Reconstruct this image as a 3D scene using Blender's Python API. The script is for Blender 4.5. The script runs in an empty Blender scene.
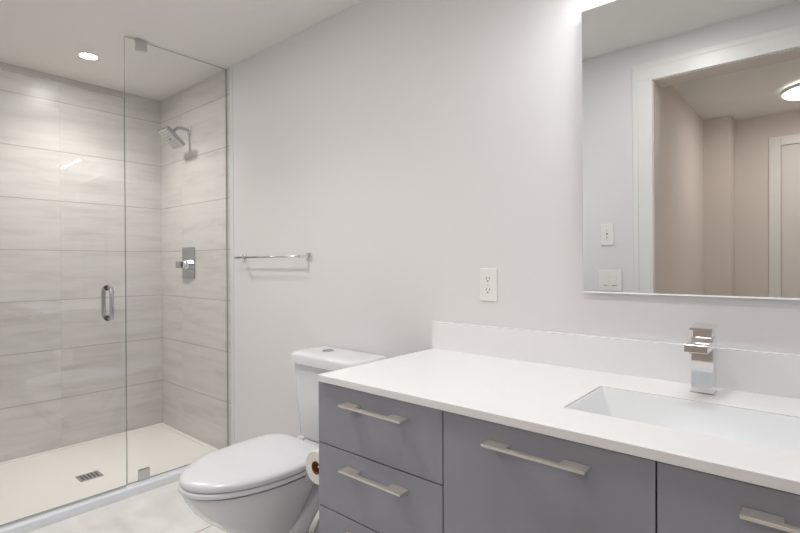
import bpy, bmesh, math
from mathutils import Vector, Matrix
S = bpy.context.scene
COL = S.collection
PI = math.pi

# ------------------------------------------------------------------ camera
FPX = 487.485; PITCH = .0063; ROLL = -.0035; YAW = math.radians(40.4556)
def cam_axes():
    F = Vector((-math.sin(YAW), math.cos(YAW), 0)); R = Vector((math.cos(YAW), math.sin(YAW), 0)); U = Vector((0, 0, 1))
    F2 = F*math.cos(PITCH) - U*math.sin(PITCH); U2 = U*math.cos(PITCH) + F*math.sin(PITCH)
    return R*math.cos(ROLL) + U2*math.sin(ROLL), -R*math.sin(ROLL) + U2*math.cos(ROLL), F2
cd = bpy.data.cameras.new('camera'); cam = bpy.data.objects.new('camera', cd); COL.objects.link(cam)
r3, u3, f2 = cam_axes()
m = Matrix((r3, u3, -f2)).transposed().to_4x4(); m.translation = Vector((0, 0, 1.2)); cam.matrix_world = m
cd.sensor_width = 36; cd.lens = FPX*36/800; cd.clip_start = .02
S.camera = cam

# ------------------------------------------------------------------ light levels
VANITY_W = 118.0       # emission strengths of the lamps' diffusers
SHOWER_W = 112.0
SHOWER_SPOT = 36.0
ROOM_FILL_W = 26.0
ROOM_FILL_SPOT = 38.0
ENTRY_FILL_W = 56.0
HALL_W = 11.5
w = bpy.data.worlds.new('world'); S.world = w; w.use_nodes = True
w.node_tree.nodes['Background'].inputs[0].default_value = (.9, .95, 1, 1)
w.node_tree.nodes['Background'].inputs[1].default_value = .3
S.view_settings.view_transform = 'Standard'; S.view_settings.look = 'None'
S.view_settings.exposure = 0.65; S.view_settings.gamma = 1.0; S.view_settings.use_curve_mapping = False

# ------------------------------------------------------------------ materials
def sr(v):
    v /= 255
    return v/12.92 if v <= .04045 else ((v+.055)/1.055)**2.4
def rgb(r, g, b): return (sr(r), sr(g), sr(b), 1)
def mat(name, col, rough=.5, metal=0.0, spec=.5, coat=0.0, bump=None, vary=None, aniso=0):
    M = bpy.data.materials.new(name); M.use_nodes = True; nt = M.node_tree; N = nt.nodes; L = nt.links
    b = N['Principled BSDF']; b.inputs['Base Color'].default_value = col
    b.inputs['Roughness'].default_value = rough; b.inputs['Metallic'].default_value = metal
    b.inputs['Specular IOR Level'].default_value = spec; b.inputs['Coat Weight'].default_value = coat
    b.inputs['Coat Roughness'].default_value = .05
    tc = N.new('ShaderNodeTexCoord')
    if vary:
        sc, amt = vary
        n = N.new('ShaderNodeTexNoise'); n.inputs['Scale'].default_value = sc; n.inputs['Detail'].default_value = 5
        L.new(tc.outputs['Object'], n.inputs['Vector'])
        mx = N.new('ShaderNodeMix'); mx.data_type = 'RGBA'; mx.blend_type = 'MULTIPLY'; mx.inputs[0].default_value = 1
        mx.inputs[6].default_value = col
        mr = N.new('ShaderNodeMapRange'); mr.inputs[1].default_value = .3; mr.inputs[2].default_value = .7
        mr.inputs[3].default_value = 1-amt; mr.inputs[4].default_value = 1
        L.new(n.outputs['Fac'], mr.inputs[0]); L.new(mr.outputs[0], mx.inputs[7]); L.new(mx.outputs[2], b.inputs['Base Color'])
    if bump:
        sc, st = bump
        n = N.new('ShaderNodeTexNoise'); n.inputs['Scale'].default_value = sc; n.inputs['Detail'].default_value = 3
        L.new(tc.outputs['Object'], n.inputs['Vector'])
        bp = N.new('ShaderNodeBump'); bp.inputs['Strength'].default_value = st; bp.inputs['Distance'].default_value = .002
        L.new(n.outputs['Fac'], bp.inputs['Height']); L.new(bp.outputs['Normal'], b.inputs['Normal'])
    return M
def emit(name, col, st):
    M = bpy.data.materials.new(name); M.use_nodes = True; nt = M.node_tree
    for n in list(nt.nodes): nt.nodes.remove(n)
    e = nt.nodes.new('ShaderNodeEmission'); e.inputs[0].default_value = col; e.inputs[1].default_value = st
    o = nt.nodes.new('ShaderNodeOutputMaterial'); nt.links.new(e.outputs[0], o.inputs[0])
    return M
def glass_mat(name, tint):
    # thin clear pane: transmits straight through, mirrors by Fresnel on either side
    M = bpy.data.materials.new(name); M.use_nodes = True; nt = M.node_tree; N = nt.nodes; L = nt.links
    for n in list(N): N.remove(n)
    geo = N.new('ShaderNodeNewGeometry')
    io = N.new('ShaderNodeMapRange'); io.inputs[3].default_value = 1.56; io.inputs[4].default_value = 1/1.56
    L.new(geo.outputs['Backfacing'], io.inputs[0])
    fr = N.new('ShaderNodeFresnel'); L.new(io.outputs[0], fr.inputs['IOR'])
    t = N.new('ShaderNodeBsdfTransparent'); t.inputs[0].default_value = tint
    g = N.new('ShaderNodeBsdfGlossy'); g.inputs['Roughness'].default_value = 0; g.inputs[0].default_value = (.95, .97, 1, 1)
    mx = N.new('ShaderNodeMixShader'); L.new(fr.outputs[0], mx.inputs[0]); L.new(t.outputs[0], mx.inputs[1]); L.new(g.outputs[0], mx.inputs[2])
    o = N.new('ShaderNodeOutputMaterial'); L.new(mx.outputs[0], o.inputs[0])
    return M
def tile_mat(name, axis, org):
    # 12 x 24 inch stacked porcelain tile with soft horizontal veining; axis = horizontal world axis
    M = bpy.data.materials.new(name); M.use_nodes = True; nt = M.node_tree; N = nt.nodes; L = nt.links
    b = N['Principled BSDF']; b.inputs['Roughness'].default_value = .32
    tc = N.new('ShaderNodeTexCoord'); sp = N.new('ShaderNodeSeparateXYZ'); L.new(tc.outputs['Object'], sp.inputs[0])
    def ma(op, a, bb=None, c=None):
        n = N.new('ShaderNodeMath'); n.operation = op
        for i, v in enumerate((a, bb, c)):
            if v is None: continue
            if isinstance(v, (int, float)): n.inputs[i].default_value = v
            else: L.new(v, n.inputs[i])
        return n.outputs[0]
    W_, H_ = .63, .315
    u = ma('DIVIDE', ma('SUBTRACT', sp.outputs[axis], org), W_)
    v = ma('DIVIDE', ma('SUBTRACT', sp.outputs[2], .0305), H_)
    def edge(t, size):
        f = ma('FRACT', t); d = ma('MULTIPLY', ma('MINIMUM', f, ma('SUBTRACT', 1, f)), size)
        return d
    gu = ma('LESS_THAN', edge(u, W_), .0010); gv = ma('LESS_THAN', edge(v, H_), .0019)
    iu = ma('FLOOR', u); iv = ma('FLOOR', v)
    cell = N.new('ShaderNodeCombineXYZ'); L.new(iu, cell.inputs[0]); L.new(iv, cell.inputs[1]); cell.inputs[2].default_value = axis*7
    wn = N.new('ShaderNodeTexWhiteNoise'); L.new(cell.outputs[0], wn.inputs['Vector'])
    vec = N.new('ShaderNodeCombineXYZ')
    L.new(ma('ADD', ma('MULTIPLY', sp.outputs[axis], 1.3), ma('MULTIPLY', wn.outputs['Value'], 37)), vec.inputs[0])
    L.new(ma('MULTIPLY', sp.outputs[2], 11), vec.inputs[2]); L.new(ma('MULTIPLY', wn.outputs['Value'], 11), vec.inputs[1])
    n1 = N.new('ShaderNodeTexNoise'); n1.inputs['Scale'].default_value = 1.6; n1.inputs['Detail'].default_value = 7; n1.inputs['Roughness'].default_value = .6
    n1.inputs['Distortion'].default_value = .4; L.new(vec.outputs[0], n1.inputs['Vector'])
    cr = N.new('ShaderNodeValToRGB'); e = cr.color_ramp.elements
    e[0].position = .3; e[0].color = rgb(198, 194, 190); e[1].position = .68; e[1].color = rgb(219, 216, 213)
    md = e.new(.5); md.color = rgb(212, 209, 205)
    L.new(n1.outputs['Fac'], cr.inputs[0])
    tone = ma('ADD', ma('MULTIPLY', wn.outputs['Value'], .035), .96)
    m1 = N.new('ShaderNodeMix'); m1.data_type = 'RGBA'; m1.blend_type = 'MULTIPLY'; m1.inputs[0].default_value = 1
    L.new(cr.outputs[0], m1.inputs[6]); L.new(tone, m1.inputs[7])
    m2 = N.new('ShaderNodeMix'); m2.data_type = 'RGBA'; L.new(m1.outputs[2], m2.inputs[6]); m2.inputs[7].default_value = rgb(160, 151, 142)
    L.new(ma('MAXIMUM', gv, ma('MULTIPLY', gu, .35)), m2.inputs[0]); L.new(m2.outputs[2], b.inputs['Base Color'])
    bp = N.new('ShaderNodeBump'); bp.inputs['Strength'].default_value = .4; bp.inputs['Distance'].default_value = .001; bp.invert = True
    L.new(gv, bp.inputs['Height']); L.new(bp.outputs[0], b.inputs['Normal'])
    return M
def marble_mat(name):
    M = mat(name, rgb(243, 242, 240), .22); nt = M.node_tree; N = nt.nodes; L = nt.links; b = N['Principled BSDF']
    tc = N.new('ShaderNodeTexCoord')
    n = N.new('ShaderNodeTexNoise'); n.inputs['Scale'].default_value = 3.2; n.inputs['Detail'].default_value = 8; n.inputs['Distortion'].default_value = 1.0
    L.new(tc.outputs['Object'], n.inputs['Vector'])
    cr = N.new('ShaderNodeValToRGB'); e = cr.color_ramp.elements
    e[0].position = .32; e[0].color = rgb(232, 230, 228); e[1].position = .55; e[1].color = rgb(243, 242, 240)
    L.new(n.outputs['Fac'], cr.inputs[0])
    mp = N.new('ShaderNodeMapping'); mp.inputs['Location'].default_value = (2.107, 2.2, 0); L.new(tc.outputs['Object'], mp.inputs[0])
    br = N.new('ShaderNodeTexBrick'); br.offset = 0; br.inputs['Scale'].default_value = 1
    br.inputs['Brick Width'].default_value = .93; br.inputs['Row Height'].default_value = 4.0; br.inputs['Mortar Size'].default_value = .003
    br.inputs['Color1'].default_value = (1, 1, 1, 1); br.inputs['Color2'].default_value = (1, 1, 1, 1); br.inputs['Mortar'].default_value = rgb(190, 172, 148)
    L.new(mp.outputs[0], br.inputs['Vector'])
    mx = N.new('ShaderNodeMix'); mx.data_type = 'RGBA'; mx.blend_type = 'MULTIPLY'; mx.inputs[0].default_value = 1
    L.new(cr.outputs[0], mx.inputs[6]); L.new(br.outputs['Color'], mx.inputs[7]); L.new(mx.outputs[2], b.inputs['Base Color'])
    return M
M_wall = mat('wall_paint', rgb(228, 226, 226), .6, bump=(180, .08))
M_ceil = mat('ceiling_paint', rgb(236, 234, 230), .8, bump=(120, .05))
M_hall = mat('hallway_paint', rgb(222, 212, 204), .7)
M_trim = mat('trim_paint', rgb(232, 231, 228), .35)
M_tileL = tile_mat('tile_left', 1, 1.593-.63*4)
M_tileB = tile_mat('tile_back', 0, -2.71-.63*4)
M_floor = marble_mat('floor_marble')
M_pan = mat('shower_pan_acrylic', rgb(243, 240, 234), .35)
M_curb = mat('curb_acrylic', rgb(236, 240, 245), .3)
M_glass = glass_mat('pane_glass', (.985, .988, .986, 1))
M_edge = mat('glass_edge', rgb(92, 108, 102), .15, spec=.8)
M_seal = mat('clear_seal', rgb(205, 207, 204), .3)
M_chrome = mat('chrome', (.82, .83, .85, 1), .06, 1)
M_chrome2 = mat('satin_chrome', (.62, .62, .62, 1), .22, 1)
M_gun = mat('dark_chrome', (.22, .22, .23, 1), .12, 1)
M_dark = mat('dark_slot', rgb(40, 38, 36), .6)
M_nick = mat('brushed_nickel', rgb(226, 221, 214), .33, .75)
M_alu = mat('trim_aluminium', rgb(205, 208, 208), .35, .3)
M_trimal = mat('tile_edge_trim', rgb(222, 224, 224), .4)
M_plate = mat('polished_plate', (.48, .49, .5, 1), .18, 1)
M_china = mat('porcelain', rgb(226, 227, 230), .12, coat=.4)
M_seat = mat('seat_plastic', rgb(222, 224, 228), .22)
M_quartz = mat('white_quartz', rgb(240, 239, 239), .25, vary=(90, .012))
M_qedge = M_quartz
M_basin = mat('basin_porcelain', rgb(222, 224, 225), .12)
M_cab = mat('grey_lacquer', rgb(150, 152, 160), .42, spec=.4)
M_carc = mat('cabinet_carcass', rgb(60, 60, 64), .6)
M_mirror = mat('mirror_silver', (.86, .88, .875, 1), .0, 1)
M_plastic = mat('white_plastic', rgb(236, 235, 232), .3)
M_slot = mat('socket_slot', rgb(105, 98, 92), .5)
M_paper = mat('tissue_paper', rgb(240, 237, 232), .95, bump=(300, .3))
M_card = mat('cardboard_core', rgb(150, 104, 66), .9)
M_door = mat('door_paint', rgb(228, 222, 218), .4)

# ------------------------------------------------------------------ mesh helpers
def obj(name, bm, m, parent=None, smooth=False, bevel=0, seg=2, loc=None):
    me = bpy.data.meshes.new(name); bmesh.ops.recalc_face_normals(bm, faces=bm.faces[:]) if len(bm.faces) else None
    if smooth:
        for f in bm.faces: f.smooth = True
    bm.to_mesh(me); bm.free()
    for mm in (m if isinstance(m, (list, tuple)) else [m]): me.materials.append(mm)
    o = bpy.data.objects.new(name, me); COL.objects.link(o)
    if parent: o.parent = parent
    if loc: o.location = loc
    if bevel:
        b = o.modifiers.new('bevel', 'BEVEL'); b.width = bevel; b.segments = seg; b.limit_method = 'ANGLE'; b.angle_limit = math.radians(35)
        b.harden_normals = False
    return o
def nb(): return bmesh.new()
def box(bm, a, b, mi=0):
    x0, y0, z0 = a; x1, y1, z1 = b
    v = [bm.verts.new(p) for p in ((x0,y0,z0),(x1,y0,z0),(x1,y1,z0),(x0,y1,z0),(x0,y0,z1),(x1,y0,z1),(x1,y1,z1),(x0,y1,z1))]
    for q in ((0,3,2,1),(4,5,6,7),(0,1,5,4),(1,2,6,5),(2,3,7,6),(3,0,4,7)):
        f = bm.faces.new([v[i] for i in q]); f.material_index = mi
    return bm
def loft(bm, rings, cap0=True, cap1=True):
    vs = [[bm.verts.new(p) for p in r] for r in rings]; n = len(vs[0])
    for a, b in zip(vs, vs[1:]):
        for i in range(n): bm.faces.new((a[i], a[(i+1)%n], b[(i+1)%n], b[i]))
    if cap0: bm.faces.new(vs[0][::-1])
    if cap1: bm.faces.new(vs[-1])
    return vs
def tube(bm, pts, r, n=14, cap=True):
    pts = [Vector(p) for p in pts]; rr = r if isinstance(r, (list, tuple)) else [r]*len(pts)
    rings = []; up = None
    for i, p in enumerate(pts):
        t = (pts[min(i+1, len(pts)-1)] - pts[max(i-1, 0)]).normalized()
        if up is None:
            up = Vector((0, 0, 1)) if abs(t.z) < .9 else Vector((1, 0, 0))
        x = t.cross(up).normalized(); up = x.cross(t).normalized()
        rings.append([p + (x*math.cos(a) + up*math.sin(a))*rr[i] for a in [2*PI*k/n for k in range(n)]])
    loft(bm, rings, cap, cap)
    return bm
def disc_ring(c, ax, r, n=32):
    c = Vector(c)
    e = [(Vector((0,1,0)), Vector((0,0,1))), (Vector((0,0,1)), Vector((1,0,0))), (Vector((1,0,0)), Vector((0,1,0)))][ax]
    return [c + (e[0]*math.cos(2*PI*k/n) + e[1]*math.sin(2*PI*k/n))*r for k in range(n)]
def lathe(bm, c, ax, prof, n=32, cap=True):
    rings = []
    for h, r in prof:
        q = list(c); q[ax] += h; rings.append(disc_ring(q, ax, r, n))
    loft(bm, rings, cap, cap); return bm
def smooth_path(pts, n=8):
    pts = [Vector(p) for p in pts]; P = [pts[0]] + pts + [pts[-1]]; out = []
    for i in range(1, len(P)-2):
        a, b, c, d = P[i-1:i+3]
        for k in range(n):
            t = k/n
            out.append(.5*((2*b) + (-a+c)*t + (2*a-5*b+4*c-d)*t*t + (-a+3*b-3*c+d)*t**3))
    out.append(pts[-1]); return out
def empty(name, loc, label, cat, group=None):
    o = bpy.data.objects.new(name, None); COL.objects.link(o); o.location = loc; o.empty_display_size = .1
    o['label'] = label; o['category'] = cat
    if group: o['group'] = group
    return o
def tag(o, label, cat, group=None):
    o['label'] = label; o['category'] = cat
    if group: o['group'] = group
    return o
def struct(name, bm, m, parent=None, **k):
    o = obj(name, bm, m, parent, **k)
    if not parent: o['kind'] = 'structure'
    return o
class Loc:                      # shifts world coordinates into a thing's own frame
    def __init__(s, o): s.o = Vector(o)
    def __call__(s, x, y, z): return tuple(Vector((x, y, z)) - s.o)
def wb(name, a, b, m, parent, origin, bevel=0, seg=2):
    l = Loc(origin); return obj(name, box(nb(), l(*a), l(*b)), m, parent, bevel=bevel, seg=seg)

# ------------------------------------------------------------------ room shell
D = 1.5932; XB = -3.6684; H = 2.4; GX = -2.7344; WF = .10; WB = -.07; XR = .76
HX0 = -.785; HY = -2.35
JX0 = -.705; JX1 = .135; DH = 2.19
struct('floor', box(nb(), (-2.70, HY-.1, -.06), (1.6, D+.1, 0)), M_floor)
struct('ceiling', box(nb(), (XB-.1, HY-.1, H), (1.6, D+.1, H+.08)), M_ceil)
struct('wall_back', box(nb(), (-2.69, D, 0), (XR+.1, D+.1, H)), M_wall)
struct('wall_shower_back', box(nb(), (XB-.1, D, 0), (-2.712, D+.1, H)), M_tileB)
struct('wall_left', box(nb(), (XB-.1, WB, 0), (XB, D, H)), M_tileL)
struct('wall_shower_front', box(nb(), (XB, WB, 0), (-2.72, WF, H)), M_tileB)
struct('wall_right', box(nb(), (XR, WF, 0), (XR+.1, D, H)), M_wall)
bm = nb(); box(bm, (-2.72, WB, 0), (JX0, WF, H)); box(bm, (JX1, WB, 0), (XR+.1, WF, H)); box(bm, (JX0, WB, DH), (JX1, WF, H))
struct('wall_front', bm, M_wall)
struct('trim_1', box(nb(), (-2.714, D-.003, 0), (-2.680, D+.05, H)), M_trimal, bevel=.001)
# doorway casing: jamb lining, stepped casing on the room side
bm = nb(); cw = .1
for (a, b) in (((JX0-cw, DH+cw), (JX0+.004, 0)), ((JX1-.004, DH+cw), (JX1+cw, 0))):
    box(bm, (a[0], WF-.002, 0), (b[0], WF+.008, DH+.0))
box(bm, (JX0-.012, WF-.002, 0), (JX0+.005, WF+.012, DH-.004)); box(bm, (JX1-.005, WF-.002, 0), (JX1+.012, WF+.012, DH-.004)); box(bm, (JX0-.012, WF-.002, DH-.005), (JX1+.012, WF+.012, DH+.012))
box(bm, (JX0-cw, WF-.002, DH), (JX1+cw, WF+.008, DH+cw))
for (a, b) in ((JX0-cw, JX0-cw+.03), (JX1+cw-.03, JX1+cw)):
    box(bm, (a, WF+.006, 0), (b, WF+.011, DH+cw-.03))
box(bm, (JX0-cw, WF+.006, DH+cw-.03), (JX1+cw, WF+.011, DH+cw))
struct('trim_2', bm, M_trim, bevel=.003)
bm = nb(); box(bm, (JX0, WB-.002, 0), (JX0+.010, WF, DH)); box(bm, (JX1-.010, WB-.002, 0), (JX1, WF, DH)); box(bm, (JX0, WB-.002, DH-.010), (JX1, WF, DH))
struct('trim_3', bm, M_hall, bevel=.001)  # jamb takes the hallway tan: warm hallway light put into its colour
# hallway seen in the mirror
struct('wall_hallway_left', box(nb(), (HX0-.1, HY, 0), (HX0, WB, H)), M_hall)
struct('wall_hallway_jog', box(nb(), (HX0, HY, 0), (-.575, -2.1, H)), M_hall)
struct('wall_hallway_back', box(nb(), (HX0-.1, HY-.1, 0), (1.6, HY, H)), M_hall)
struct('wall_hallway_right', box(nb(), (1.5, HY, 0), (1.6, WB, H)), M_hall)
struct('wall_hallway_front', box(nb(), (XR+.1, WB, 0), (1.6, WF, H)), M_hall)
bm = nb()
box(bm, (-.32, HY, 0), (-.235, HY+.015, 2.2)); box(bm, (.60, HY, 0), (.68, HY+.015, 2.2)); box(bm, (-.236, HY, 2.12), (.601, HY+.015, 2.2))
struct('trim_4', bm, M_trim, bevel=.003)
struct('door_1', box(nb(), (-.228, HY, .01), (.592, HY+.008, 2.112)), M_door, bevel=.002)
bm = nb(); box(bm, (JX1+cw, WF, 0), (XR, WF+.012, .09)); box(bm, (-2.68, WF, 0), (JX0-cw, WF+.012, .09))
struct('baseboard_front', bm, M_trim, bevel=.002)

# ------------------------------------------------------------------ shower
pan = empty('shower_pan', (-3.2, .85, 0), 'low cream white shower pan filling the tiled alcove', 'shower pan')
L_ = Loc(pan.location)
bm = nb()
box(bm, L_(XB, WF, 0), L_(-2.79, D, .026))
o = obj('basin', bm, M_pan, pan)
bm = nb()
prof = [(-2.80, .0255), (-2.775, .030), (-2.765, .041), (-2.705, .043), (-2.690, .038), (-2.688, .0), (-2.80, .0)]
loft(bm, [[L_(x, WF, z) for x, z in prof], [L_(x, D, z) for x, z in prof]])
obj('curb', bm, M_curb, pan, bevel=.002)
bm = nb(); box(bm, L_(XB, WF, .024), L_(XB+.03, D, .033)); box(bm, L_(XB+.03, D-.03, .024), L_(-2.8, D, .033))
obj('upstand', bm, M_pan, pan, bevel=.004)
# drain
dr = empty('shower_drain', (-3.061, .931, .0262), 'small square metal drain grate sunk in the shower pan', 'drain')
bm = nb(); box(bm, (-.052, -.056, 0), (.052, .056, .0015)); obj('grate', bm, M_chrome2, dr, bevel=.001)
for k in range(5):
    bm = nb(); y = -.036+.018*k; box(bm, (-.034, y-.0045, .0012), (.034, y+.0045, .0021)); obj('slot', bm, M_dark, dr)

def pane(name, y0, y1, z0, z1, parent, gx=GX):
    l = Loc(parent.location); t = .0033
    bm = nb(); box(bm, l(gx-t, y0, z0), l(gx+t, y1, z1))
    bm.normal_update()
    for f in bm.faces:
        if abs(f.normal.x) < .5: f.material_index = 1
    return obj(name, bm, [M_glass, M_edge], parent)
FX = -2.750
fx = empty('shower_glass_panel', (FX, 1.29, .045), 'tall fixed clear glass panel between the shower door and the wall', 'glass panel')
pane('pane', 1.011, D-.006, .0445, H-.008, fx, FX)
fl = Loc(fx.location)
bm = nb(); box(bm, fl(FX-.004, D-.006, .045), fl(FX+.004, D, H-.005)); obj('wall_seal', bm, M_seal, fx)
bm = nb(); box(bm, fl(FX-.003, 1.011, .0425), fl(FX+.003, D-.012, .0445)); obj('sealant', bm, M_seal, fx)
for (z0, z1) in ((H-.06, H-.002), (.0432, .1)):
    bm = nb(); box(bm, fl(FX-.011, 1.066, z0), fl(FX+.011, 1.122, z1)); obj('clamp', bm, M_chrome2, fx, bevel=.0015)
sd = empty('shower_door', (GX, .14, .05), 'clear glass shower door with a looped chrome pull', 'shower door')
pane('pane', .14, .999, .052, 2.062, sd)
dl = Loc(sd.location)
bm = nb(); box(bm, dl(GX-.004, .145, .0455), dl(GX+.004, .997, .0515)); obj('bottom_sweep', bm, M_seal, sd)
bm = nb()
for s in (1, -1):
    x0 = .006*s; x1 = .058*s; z0 = .928; z1 = 1.082; yy = .9155
    pts = [(x0, z0), (.034*s, z0), (.048*s, z0+.004), (x1-.003*s, z0+.016), (x1, z0+.035), (x1, (z0+z1)/2), (x1, z1-.035), (x1-.003*s, z1-.016), (.048*s, z1-.004), (.034*s, z1), (x0, z1)]
    tube(bm, [dl(GX+a, yy, b) for a, b in pts], 
        .0102, 16)
pull = obj('pull_handle', bm, M_plate, sd, smooth=True)
bm = nb()
for s in (1, -1):
    for z in (.928, 1.082):
        c = dl(GX, .9155, z); lathe(bm, c, 0, [(.0045*s, .014), (.009*s, .014)], 24)
obj('mounting_washer', bm, M_gun, pull)
for z in (.35, 1.75):
    bm = nb(); box(bm, dl(GX-.012, WF, z), dl(GX+.012, .20, z+.09)); obj('hinge', bm, M_chrome, sd, bevel=.002)
sd.rotation_euler = (0, 0, math.radians(-.6))

# shower head
WY = D-.0005
sh = empty('shower_fixture', (-3.222, WY, 2.102), 'chrome square shower head on a short curved arm high on the tiled wall', 'shower head')
bm = nb(); box(bm, (-.021, -.012, -.024), (.021, 0, .024)); obj('flange', bm, M_chrome, sh, bevel=.003)
arm = smooth_path([(0, -.006, .0), (0, -.06, .006), (0, -.09, -.004), (.003, -.108, -.024), (.005, -.118, -.05)], 6)
bm = nb(); tube(bm, arm, .0105, 14); obj('arm', bm, M_plate, sh, smooth=True)
HM = Matrix.Translation((.016, -.130, -.074)) @ Matrix.Rotation(math.radians(-42), 4, 'X')
def hm_apply(o): o.data.transform(HM)
bm = nb(); box(bm, (-.068, -.074, -.014), (.068, .074, .012)); o = obj('head', bm, M_plate, sh, bevel=.004); hm_apply(o)
bm = nb(); lathe(bm, (0, 0, 0), 2, [(.008, .024), (.02, .020), (.03, .013)], 20); o2 = obj('ball_joint', bm, M_chrome, sh, smooth=True); hm_apply(o2)
bm = nb(); box(bm, (-.063, -.069, -.0160), (.063, .069, -.0135)); fp = obj('spray_face', bm, M_alu, o, bevel=.001); hm_apply(fp)
bm = nb()
for i in range(-3, 4):
    for j in range(-3, 4):
        if i == 0 and j == 0: continue
        lathe(bm, (i*.0175, j*.0185, 0), 2, [(-.0185, .0022), (-.015, .0030)], 8)
lathe(bm, (0, 0, 0), 2, [(-.0185, .008), (-.015, .009)], 16)
nz = obj('nozzles', bm, M_slot, o); hm_apply(nz)

# valve
va = empty('shower_valve', (-3.243, WY, 1.21), 'rectangular chrome shower valve plate with a lever, below the shower head', 'shower valve')
bm = nb(); box(bm, (-.085, -.008, -.105), (.085, 0, .105)); obj('plate', bm, M_plate, va, bevel=.003)
bm = nb(); lathe(bm, (.01, 0, -.012), 1, [(-.007, .034), (-.03, .034), (-.034, .031), (-.036, .025), (-.050, .025), (-.053, .022)], 28); obj('hub', bm, M_chrome, va, smooth=False, bevel=.001)
bm = nb(); box(bm, (-.088, -.053, -.036), (.02, -.042, .010)); obj('lever', bm, M_plate, va, bevel=.002)

# towel bar
tb = empty('towel_bar', (-2.262, WY, 1.237), 'slim chrome towel bar on the wall beside the shower', 'towel bar')
for x in (-.298, .298):
    bm = nb(); box(bm, (x-.019, -.009, -.019), (x+.019, 0, .019)); p = obj('bracket', bm, M_chrome, tb, bevel=.003)
    bm = nb(); box(bm, (x-.008, -.066, -.009), (x+.008, -.008, .009)); obj('post', bm, M_chrome, p, bevel=.002)
bm = nb(); tube(bm, [(-.295, -.056, 0), (.295, -.056, 0)], .0055, 12); obj('rod', bm, M_chrome2, tb, smooth=True)

# recessed shower light and two unseen ones added to brighten the room
def downlight(x, y, label, strength, col=(1, .97, .935, 1), r=.05, spot=0, soft=.10):
    t = empty('recessed_light', (x, y, H), label, 'ceiling light')
    bm = nb(); n = 40
    ro = [[Vector((math.cos(a)*q, math.sin(a)*q, z)) for a in [2*PI*k/n for k in range(n)]] for q, z in ((r+.012, 0), (r+.011, -.003), (r, -.004), (r-.001, 0))]
    loft(bm, ro, False, False); obj('trim_ring', bm, M_trim, t, smooth=True)
    bm = nb(); v = [bm.verts.new((math.cos(2*PI*k/n)*r, math.sin(2*PI*k/n)*r, -.002)) for k in range(n)]; bm.faces.new(v[::-1])
    me = bpy.data.meshes.new('diffuser'); bm.to_mesh(me); bm.free(); me.materials.append(emit('lamp_glow', col, strength))
    d = bpy.data.objects.new('diffuser', me); COL.objects.link(d); d.parent = t
    if spot:
        ld = bpy.data.lights.new('lamp_beam', 'SPOT'); ld.energy = spot; ld.color = col[:3]; ld.spot_size = math.radians(130); ld.spot_blend = .9; ld.shadow_soft_size = soft
        lo = bpy.data.objects.new('lamp_beam', ld); COL.objects.link(lo); lo.parent = t; lo.location = (0, 0, -.006)
    return t
downlight(-3.185, .98, 'small round recessed downlight in the ceiling over the shower', SHOWER_W*1.3, r=.043, spot=SHOWER_SPOT, soft=.035)
downlight(-1.75, .60, 'added round downlight over the bathroom floor, unseen above the frame, to brighten the room', ROOM_FILL_W, (1, .97, .94, 1), .11, ROOM_FILL_SPOT)  # added fill for floor and toilet, out of view
downlight(-.50, .66, 'added round downlight just inside the doorway, unseen above the frame, for fill light', ENTRY_FILL_W, (1, .98, .96, 1), .08)  # added fill towards the shower wall and bowl, out of view

# ------------------------------------------------------------------ toilet
TX = -1.640
to = empty('toilet', (TX, 1.2, 0), 'white two-piece toilet with closed lid beside the grey vanity', 'toilet')
tl = Loc(to.location)
def egg(yf, yb, hw, z, n=56, sq=2.3, wid=.40):
    # egg outline: pointed rounded front at yf, squarer back at yb; widest part nearer the back
    ym = yb - (yb-yf)*wid; pts = []
    for k in range(n):
        a = 2*PI*k/n; c, s = math.cos(a), math.sin(a)
        if s < 0: e = 2.05; ry = ym-yf
        else: e = sq; ry = yb-ym
        x = math.copysign(abs(c)**(2/e), c)*hw; y = ym + math.copysign(abs(s)**(2/e), s)*ry
        pts.append(tl(TX+x, y, z))
    return pts
bm = nb()
loft(bm, [egg(.985, 1.30, .118, 0, sq=3), egg(.985, 1.30, .120, .012, sq=3), egg(1.0, 1.28, .104, .035, sq=3), egg(1.015, 1.25, .094, .10, sq=3),
          egg(.99, 1.235, .098, .16, sq=2.8), egg(.935, 1.245, .120, .215, sq=2.6), egg(.870, 1.265, .150, .27, sq=2.6), egg(.822, 1.285, .172, .32, sq=2.6),
          egg(.798, 1.305, .184, .36, sq=2.8), egg(.788, 1.315, .187, .382, sq=2.9), egg(.789, 1.315, .1865, .391, sq=3)])
obj('bowl', bm, M_china, to, smooth=True)
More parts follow.
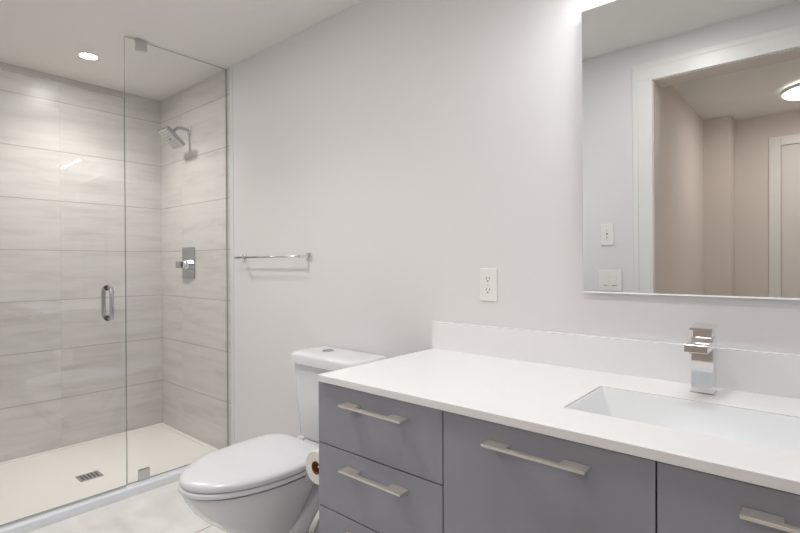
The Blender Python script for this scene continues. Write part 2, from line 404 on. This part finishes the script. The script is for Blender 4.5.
# deck behind the bowl that carries the tank
bm = nb()
def rrect(x0, x1, y0, y1, z, r=.03, n=6, rb=None):
    pts = []; rb = r if rb is None else rb
    for cx, cy, a0, q in ((x1-r, y0+r, -PI/2, r), (x1-rb, y1-rb, 0, rb), (x0+rb, y1-rb, PI/2, rb), (x0+r, y0+r, PI, r)):
        for k in range(n+1):
            a = a0 + PI/2*k/n; pts.append(tl(cx+math.cos(a)*q, cy+math.sin(a)*q, z))
    return pts
loft(bm, [rrect(TX-.07, TX+.07, 1.22, 1.56, .22), rrect(TX-.085, TX+.085, 1.24, 1.57, .29), rrect(TX-.12, TX+.12, 1.24, 1.575, .345), rrect(TX-.145, TX+.145, 1.24, 1.575, .392)])
obj('deck', bm, M_china, to, smooth=False, bevel=.008)
for s in (1, -1):
    bm = nb()
    p = smooth_path([tl(TX+s*.06, 1.47, .37), tl(TX+s*.075, 1.38, .32), tl(TX+s*.082, 1.27, .235), tl(TX+s*.085, 1.17, .13), tl(TX+s*.08, 1.12, .04), tl(TX+s*.078, 1.11, .0)], 6)
    tube(bm, p, [.044]*len(p), 20)
    p = smooth_path([tl(TX+s*.06, 1.53, .33), tl(TX+s*.08, 1.46, .24), tl(TX+s*.085, 1.38, .13), tl(TX+s*.085, 1.33, .05), tl(TX+s*.085, 1.32, .0)], 6)
    tube(bm, p, [.05]*len(p), 20)
    obj('trapway', bm, M_china, to, smooth=True)
bm = nb()
loft(bm, [egg(.778, 1.302, .192, .3995, sq=3.2), egg(.775, 1.304, .195, .4005, sq=3.2), egg(.775, 1.304, .195, .413, sq=3.2), egg(.779, 1.300, .191, .4165, sq=3.2)])
box(bm, tl(TX-.10, 1.29, .394), tl(TX+.10, 1.345, .412))
for bx, by in ((-.12, .95), (.12, .95), (-.14, 1.2), (.14, 1.2)): box(bm, tl(TX+bx-.01, by-.015, .391), tl(TX+bx+.01, by+.015, .399))
obj('seat', bm, M_seat, to, smooth=False)
bm = nb()
R_ = []
for (d, z) in ((.006, .4185), (0, .421), (-.001, .434), (.003, .440), (.012, .4445), (.033, .4485), (.08, .4515), (.13, .453)):
    R_.append(egg(.781+d*1.05, 1.304-d*.9, .197-d, z, sq=4.6))
loft(bm, R_)
o = obj('seat_lid', bm, M_seat, to, smooth=True)
for s in (-1, 1):
    bm = nb(); lathe(bm, tl(TX+s*.075, 1.335, .390), 2, [(0, .018), (.036, .018), (.042, .014)], 20); obj('hinge', bm, M_seat, to, smooth=False)
bm = nb()
loft(bm, [rrect(TX-.165, TX+.165, 1.405, 1.578, .4065, .045, rb=.02), rrect(TX-.185, TX+.185, 1.398, 1.579, .42, .045, rb=.02),
          rrect(TX-.205, TX+.205, 1.390, 1.580, .60, .05, rb=.02), rrect(TX-.215, TX+.215, 1.388, 1.580, .748, .05, rb=.02)])
o = obj('tank', bm, M_china, to, smooth=True); 
bm = nb()
def lidring(d, z): return rrect(TX-.232+d, TX+.232-d, 1.372+d, 1.585-d*.4, z, .06, 8, .02)
loft(bm, [lidring(.006, .745), lidring(0, .749), lidring(0, .781), lidring(.003, .789), lidring(.012, .795), lidring(.035, .7985), lidring(.07, .800)])
lid = obj('tank_lid', bm, M_china, to, smooth=True)
bm = nb(); lathe(bm, tl(TX-.062, 1.485, .799), 2, [(0, .028), (.004, .028), (.006, .025)], 32); bt = obj('flush_button', bm, M_chrome2, lid)
bm = nb(); box(bm, tl(TX-.063, 1.46, .8045), tl(TX-.061, 1.51, .8055)); obj('button_split', bm, M_dark, bt)
for o in to.children:
    if not o.name.startswith('tank'): o.data.transform(Matrix.Diagonal((1, 1, 1.028, 1)))
    if o.name.startswith(('tank', 'bowl', 'seat')):
        for p in o.data.polygons: p.use_smooth = True
        mdf = o.modifiers.new('es', 'EDGE_SPLIT'); mdf.split_angle = math.radians(50)

# toilet roll on its holder at the vanity's side
RC = Vector((-1.243, 1.03, .532))
ho = empty('toilet_roll_holder', (-1.186, 1.15, .532), 'small chrome roll holder arm fixed to the side of the vanity', 'holder')
bm = nb(); box(bm, (-.004, -.02, -.02), (.0, .02, .02)); obj('backplate', bm, M_chrome, ho, bevel=.001)
bm = nb(); tube(bm, smooth_path([(-.002, 0, 0), (-.03, 0, 0), (-.052, -.006, 0), (-.057, -.03, 0)], 5) + [Vector((-.057, -.112, 0))], .005, 12); obj('arm', bm, M_chrome, ho, smooth=True)
rl = empty('toilet_roll', RC, 'white toilet paper roll hanging beside the vanity front', 'toilet roll')
bm = nb(); n = 48; ro, ri = .055, .021
rs = [disc_ring((0, y, 0), 1, r, n) for r, y in ((ri, .003), (ri+.002, 0), (ro-.003, 0), (ro, .004), (ro, .098), (ro-.003, .102), (ri, .102), (ri, .003))]
loft(bm, rs, False, False); bmesh.ops.remove_doubles(bm, verts=bm.verts[:], dist=1e-5); obj('paper', bm, M_paper, rl, smooth=False)
bm = nb(); rs = [disc_ring((0, y, 0), 1, r, n) for r, y in ((ri-.0002, -.001), (ri-.0002, .103), (ri-.002, .103), (ri-.002, -.001), (ri-.0002, -.001))]
loft(bm, rs, False, False); bmesh.ops.remove_doubles(bm, verts=bm.verts[:], dist=1e-5); obj('core', bm, M_card, rl, smooth=False)
bm = nb()
rs = [[(-ro-.0006, y, z) for y in (.003, .099)] for k, z in enumerate((.0, -.02, -.04, -.06))]
v = [[bm.verts.new(p) for p in r] for r in rs]
for a, b in zip(v, v[1:]): bm.faces.new((a[0], a[1], b[1], b[0]))
o = obj('loose_sheet', bm, M_paper, rl); sm = o.modifiers.new('s', 'SOLIDIFY'); sm.thickness = .0008

# ------------------------------------------------------------------ vanity
CF = .995; CT = .857; CBT = .836; VX = -1.1745; CL = -1.187
def handle(cx, zc, parent, org, ln=.235, tab=.056):
    l = Loc(org); x0 = cx-ln/2; x1 = cx+ln/2; yf = CF-.038
    bm = nb(); pts = [(x0, CF-.0005), (x0, yf), (x1, yf), (x1, CF-.0005), (x1-tab, CF-.0005), (x1-tab, yf+.013), (x0+tab, yf+.013), (x0+tab, CF-.0005)]
    a = [bm.verts.new(l(x, y, zc-.003)) for x, y in pts]; b = [bm.verts.new(l(x, y, zc+.003)) for x, y in pts]
    for q in ((0, 1, 6, 7), (1, 2, 5, 6), (2, 3, 4, 5)):
        bm.faces.new([a[i] for i in q]); bm.faces.new([b[i] for i in q][::-1])
    for i in range(8): bm.faces.new((a[i], a[(i+1) % 8], b[(i+1) % 8], b[i]))
    return obj('handle', bm, M_nick, parent, bevel=.0012)
def front(kind, x0, x1, z0, z1, thing, org, hz, hx=None):
    g = .0017
    f = wb(kind, (x0+g, CF, z0+g), (x1-g, CF+.018, z1-g), M_cab, thing, org, bevel=.0008)
    handle(hx if hx is not None else (x0+x1)/2, hz, f, org)
    return f
o1 = (-.947, 1.3, 0)
c1 = empty('drawer_cabinet', o1, 'grey three-drawer cabinet at the left end of the vanity, next to the toilet', 'cabinet')
wb('body', (CL+.003, CF+.019, .10), (-.7105, 1.585, .834), M_carc, c1, o1)
wb('side_panel', (CL-.0, CF+.001, .10), (CL+.003, 1.585, .834), M_cab, c1, o1)
wb('toe_kick', (CL+.01, CF+.06, 0), (-.7105, 1.58, .10), M_cab, c1, o1)
for z0, z1, hz in ((.6425, .832, .787), (.4455, .6425, .597), (.10, .4455, .403)):
    front('drawer', CL+.0, -.7095, z0, z1, c1, o1, hz, -.937)
o2 = (0.02, 1.3, 0)
c2 = empty('sink_cabinet', o2, 'grey vanity cabinet with slab doors under the sink', 'cabinet')
wb('body', (-.708, CF+.019, .10), (.745, 1.585, .70), M_carc, c2, o2)
bm = nb(); l = Loc(o2)
box(bm, l(-.708, CF+.019, .70), l(.745, CF+.035, .834)); box(bm, l(-.708, CF+.035, .70), l(-.69, 1.585, .834)); box(bm, l(.727, CF+.035, .70), l(.745, 1.585, .834))
obj('rail', bm, M_carc, c2)
wb('toe_kick', (-.708, CF+.06, 0), (.745, 1.58, .10), M_cab, c2, o2)
front('door', -.7095, -.2247, .10, .832, c2, o2, .787, -.461)
front('door', -.2247, .260, .10, .832, c2, o2, .787, .024)
front('door', .260, .745, .10, .832, c2, o2, .787, .50)
# worktop with a rectangular cut-out
SX0, SX1, SY0, SY1 = -.456, .03, 1.131, 1.396
CFY = .9814
bm = nb(); xs = [VX, SX0, SX1, XR-.002]; ys = [CFY, SY0, SY1, 1.5925]
for z, flip in ((CBT, 0), (CT, 1)):
    vv = [[bm.verts.new((x, y, z)) for x in xs] for y in ys]
    for j in range(3):
        for i in range(3):
            if i == 1 and j == 1: continue
            q = [vv[j][i], vv[j][i+1], vv[j+1][i+1], vv[j+1][i]]; bm.faces.new(q if flip else q[::-1])
    if z == CBT: lo = vv
    else: hi = vv
per = [(0,0),(0,1),(0,2),(0,3),(1,3),(2,3),(3,3),(3,2),(3,1),(3,0),(2,0),(1,0)]
for a, b in zip(per, per[1:]+per[:1]): bm.faces.new((lo[a[0]][a[1]], lo[b[0]][b[1]], hi[b[0]][b[1]], hi[a[0]][a[1]]))
per = [(1,1),(2,1),(2,2),(1,2)]
for a, b in zip(per, per[1:]+per[:1]): bm.faces.new((lo[a[0]][a[1]], lo[b[0]][b[1]], hi[b[0]][b[1]], hi[a[0]][a[1]]))
tag(obj('worktop', bm, M_quartz, bevel=.0015), 'long white quartz worktop covering the vanity cabinets', 'worktop')
tag(obj('backsplash', box(nb(), (VX, 1.575, CT), (XR-.002, 1.5925, .966)), M_quartz), 'low white backsplash strip along the wall behind the worktop', 'backsplash')
# undermount sink
so = empty('sink', ((SX0+SX1)/2, (SY0+SY1)/2, .75), 'white rectangular sink set under the cut-out in the worktop', 'sink')
sl = Loc(so.location)
def rr2(x0, x1, y0, y1, z, r, n=6):
    pts = []
    for cx, cy, a0 in ((x1-r, y0+r, -PI/2), (x1-r, y1-r, 0), (x0+r, y1-r, PI/2), (x0+r, y0+r, PI)):
        for k in range(n+1):
            a = a0 + PI/2*k/n; pts.append(sl(cx+math.cos(a)*r, cy+math.sin(a)*r, z))
    return pts
bm = nb(); e = .0006
def ring(d0, d1, d2, d3, z, r=.006): return rr2(SX0+d0, SX1-d1, SY0+d2, SY1-d3, z, r)
loft(bm, [ring(e+.03, e+.03, e+.03, e+.03, .755), ring(e, e, e, e, .800), ring(e, e, e, e, .8545), ring(.004, .004, .004, .004, .855), ring(.007, .006, .006, .007, .852),
          ring(.055, .010, .012, .078, .795, .010), ring(.066, .014, .018, .092, .785, .014), ring(.085, .03, .03, .105, .781, .018), ring(.19, .19, .08, .12, .778, .02)])
o = obj('bowl', bm, M_basin, so, smooth=True)
bm = nb(); lathe(bm, sl(-.2, 1.235, .7785), 2, [(0, .026), (.002, .026), (.003, .022)], 28); obj('drain', bm, M_chrome, so)

# faucet
FO = (-.2245, 1.498, CT)
fo = empty('faucet', FO, 'square chrome single-lever faucet behind the sink', 'faucet')
wb('base_plate', (-.2535, 1.468, CT), (-.1955, 1.528, CT+.003), M_chrome, fo, FO, .001)
wb('body', (-.2500, 1.472, CT+.003), (-.1990, 1.524, 1.004), M_chrome, fo, FO, .0015)
sp_ = wb('spout', (-.2500, 1.380, .977), (-.1990, 1.4725, .996), M_chrome, fo, FO, .0015)
wb('aerator', (-.239, 1.384, .974), (-.210, 1.406, .977), M_chrome2, sp_, FO)
wb('cartridge', (-.2460, 1.476, 1.004), (-.2030, 1.520, 1.026), M_chrome, fo, FO, .001)
bm = nb(); fl_ = Loc(FO)
loft(bm, [[fl_(x, 1.452, z) for x, z in ((-.2505, 1.024), (-.1985, 1.024), (-.1985, 1.030), (-.2505, 1.030))], [fl_(x, 1.530, z) for x, z in ((-.2505, 1.028), (-.1985, 1.028), (-.1985, 1.036), (-.2505, 1.036))]])
obj('lever', bm, M_chrome, fo, bevel=.001)

# ------------------------------------------------------------------ wall things
mi = empty('wall_mirror', (-.232, 1.591, 1.105), 'large frameless mirror on the wall above the sink', 'mirror')
ML, MR, MH = -.340, .340, .897
bm = nb(); box(bm, (ML, -.019, 0), (MR, -.004, MH)); mg = obj('mirror_glass', bm, M_mirror, mi, bevel=.005, seg=1)
bm = nb(); box(bm, (ML+.06, -.0039, .06), (MR-.06, -.0005, .12)); obj('wall_cleat', bm, M_chrome2, mi)
mi.rotation_euler = (math.radians(.8), 0, 0)

vl = empty('vanity_light', (-.225, WY, 2.13), 'slim linear light bar held out from the wall above the mirror', 'wall light')
bm = nb(); box(bm, (-.10, -.018, -.03), (.10, 0, .03)); obj('canopy', bm, M_chrome, vl, bevel=.002)
for s in (-.07, .07):
    bm = nb(); box(bm, (s-.008, -.175, .002), (s+.008, -.017, .014)); obj('arm', bm, M_chrome, vl, bevel=.001)
bm = nb(); box(bm, (-.29, -.205, -.004), (.29, -.179, .014)); obj('housing', bm, M_chrome, vl, bevel=.002)
bm = nb(); box(bm, (-.285, -.199, -.007), (.285, -.185, -.004)); obj('diffuser', bm, emit('vanity_glow', (.93, .96, 1, 1), VANITY_W), vl, bevel=.001)

def plate(name, x0, x1, z0, z1, y, face, label, cat, kind):
    # face = -1 looks towards -y (on the back wall), +1 towards +y (on the front wall)
    t = empty(name, ((x0+x1)/2, y, (z0+z1)/2), label, cat); w2 = (x1-x0)/2; h2 = (z1-z0)/2
    def fb(a, b): # depth range measured out of the wall
        return sorted((face*a, face*b))
    y0, y1 = fb(0, .005); bm = nb(); box(bm, (-w2, y0, -h2), (w2, y1, h2)); obj('cover_plate', bm, M_plastic, t, bevel=.002)
    if kind == 'outlet':
        for s in (1, -1):
            zc = .021*s; y0, y1 = fb(.004, .0068)
            bm = nb(); n = 28; rings = []
            for yy in (y0, y1): rings.append([(math.copysign(min(abs(math.cos(2*PI*k/n))*.018, .0165), math.cos(2*PI*k/n)), yy, zc+max(-.0135, min(.0135, math.sin(2*PI*k/n)*.018))) for k in range(n)])
            loft(bm, rings); so_ = obj('socket', bm, M_plastic, t)
            y0, y1 = fb(.0066, .0071)
            bm = nb(); box(bm, (-.0075, y0, zc-.001), (-.0050, y1, zc+.0085)); box(bm, (.0050, y0, zc), (.0075, y1, zc+.0085))
            lathe(bm, (0, 0, zc-.007), 1, [(y0, .003), (y1, .003)], 12); obj('slots', bm, M_slot, so_)
        y0, y1 = fb(.0045, .0062)
        bm = nb(); lathe(bm, (0, 0, 0), 1, [(y0, .003), (y1, .003)], 12); obj('screw', bm, M_alu, t)
    elif kind == 'double':
        for s in (-1, 1):
            y0, y1 = fb(.004, .0065); bm = nb(); box(bm, (s*.024-.018, y0, -.034), (s*.024+.018, y1, .034)); p = obj('rocker', bm, M_plastic, t, bevel=.001)
            y0, y1 = fb(.0064, .0072); bm = nb(); box(bm, (s*.024-.012, y0, -.030), (s*.024+.012, y1, -.027)); obj('light_bar', bm, M_slot, p)
    else:
        y0, y1 = fb(.004, .0065); bm = nb(); box(bm, (-.0175, y0, -.034), (.0175, y1, .034)); p = obj('insert', bm, M_plastic, t, bevel=.001)
        y0, y1 = fb(.0064, .0078)
        bm = nb(); lathe(bm, (0, 0, .004), 1, [(y0, .0055), (y1, .0055)], 16); lathe(bm, (0, 0, -.018), 1, [(y0, .004), (y1, .004)], 16); box(bm, (-.001, y0, .02), (.001, y1, .03)); obj('button', bm, M_slot, p)
    return t
plate('wall_outlet', -.962, -.888, 1.059, 1.180, WY, -1, 'white duplex power outlet on the wall left of the mirror', 'outlet', 'outlet')
plate('timer_switch', -.990, -.915, 1.264, 1.392, WF+.0005, 1, 'small white control plate with dark dots seen in the mirror above the double switch', 'switch', 'single')
plate('light_switch', -1.005, -.872, .990, 1.115, WF+.0005, 1, 'white double rocker light switch seen low in the mirror beside the doorway', 'switch', 'double')

# hallway ceiling light, seen in the mirror
hl = empty('ceiling_light', (.06, -1.53, H), 'round flush ceiling light in the hallway, seen in the mirror', 'ceiling light')
bm = nb(); lathe(bm, (0, 0, 0), 2, [(-.018, .215), (-.022, .262), (-.046, .262), (-.048, .25)], 56); obj('housing', bm, M_trim, hl, smooth=False)
bm = nb(); lathe(bm, (0, 0, 0), 2, [(0, .20), (-.018, .20)], 56, cap=False); obj('back_glow_ring', bm, emit('hall_glow_ring', (1, .94, .89, 1), HALL_W*.5), hl, smooth=True)
bm = nb(); lathe(bm, (0, 0, 0), 2, [(-.046, .252), (-.054, .248), (-.060, .22), (-.062, .12)], 56); obj('diffuser', bm, emit('hall_glow', (1, .94, .89, 1), HALL_W), hl, smooth=True)
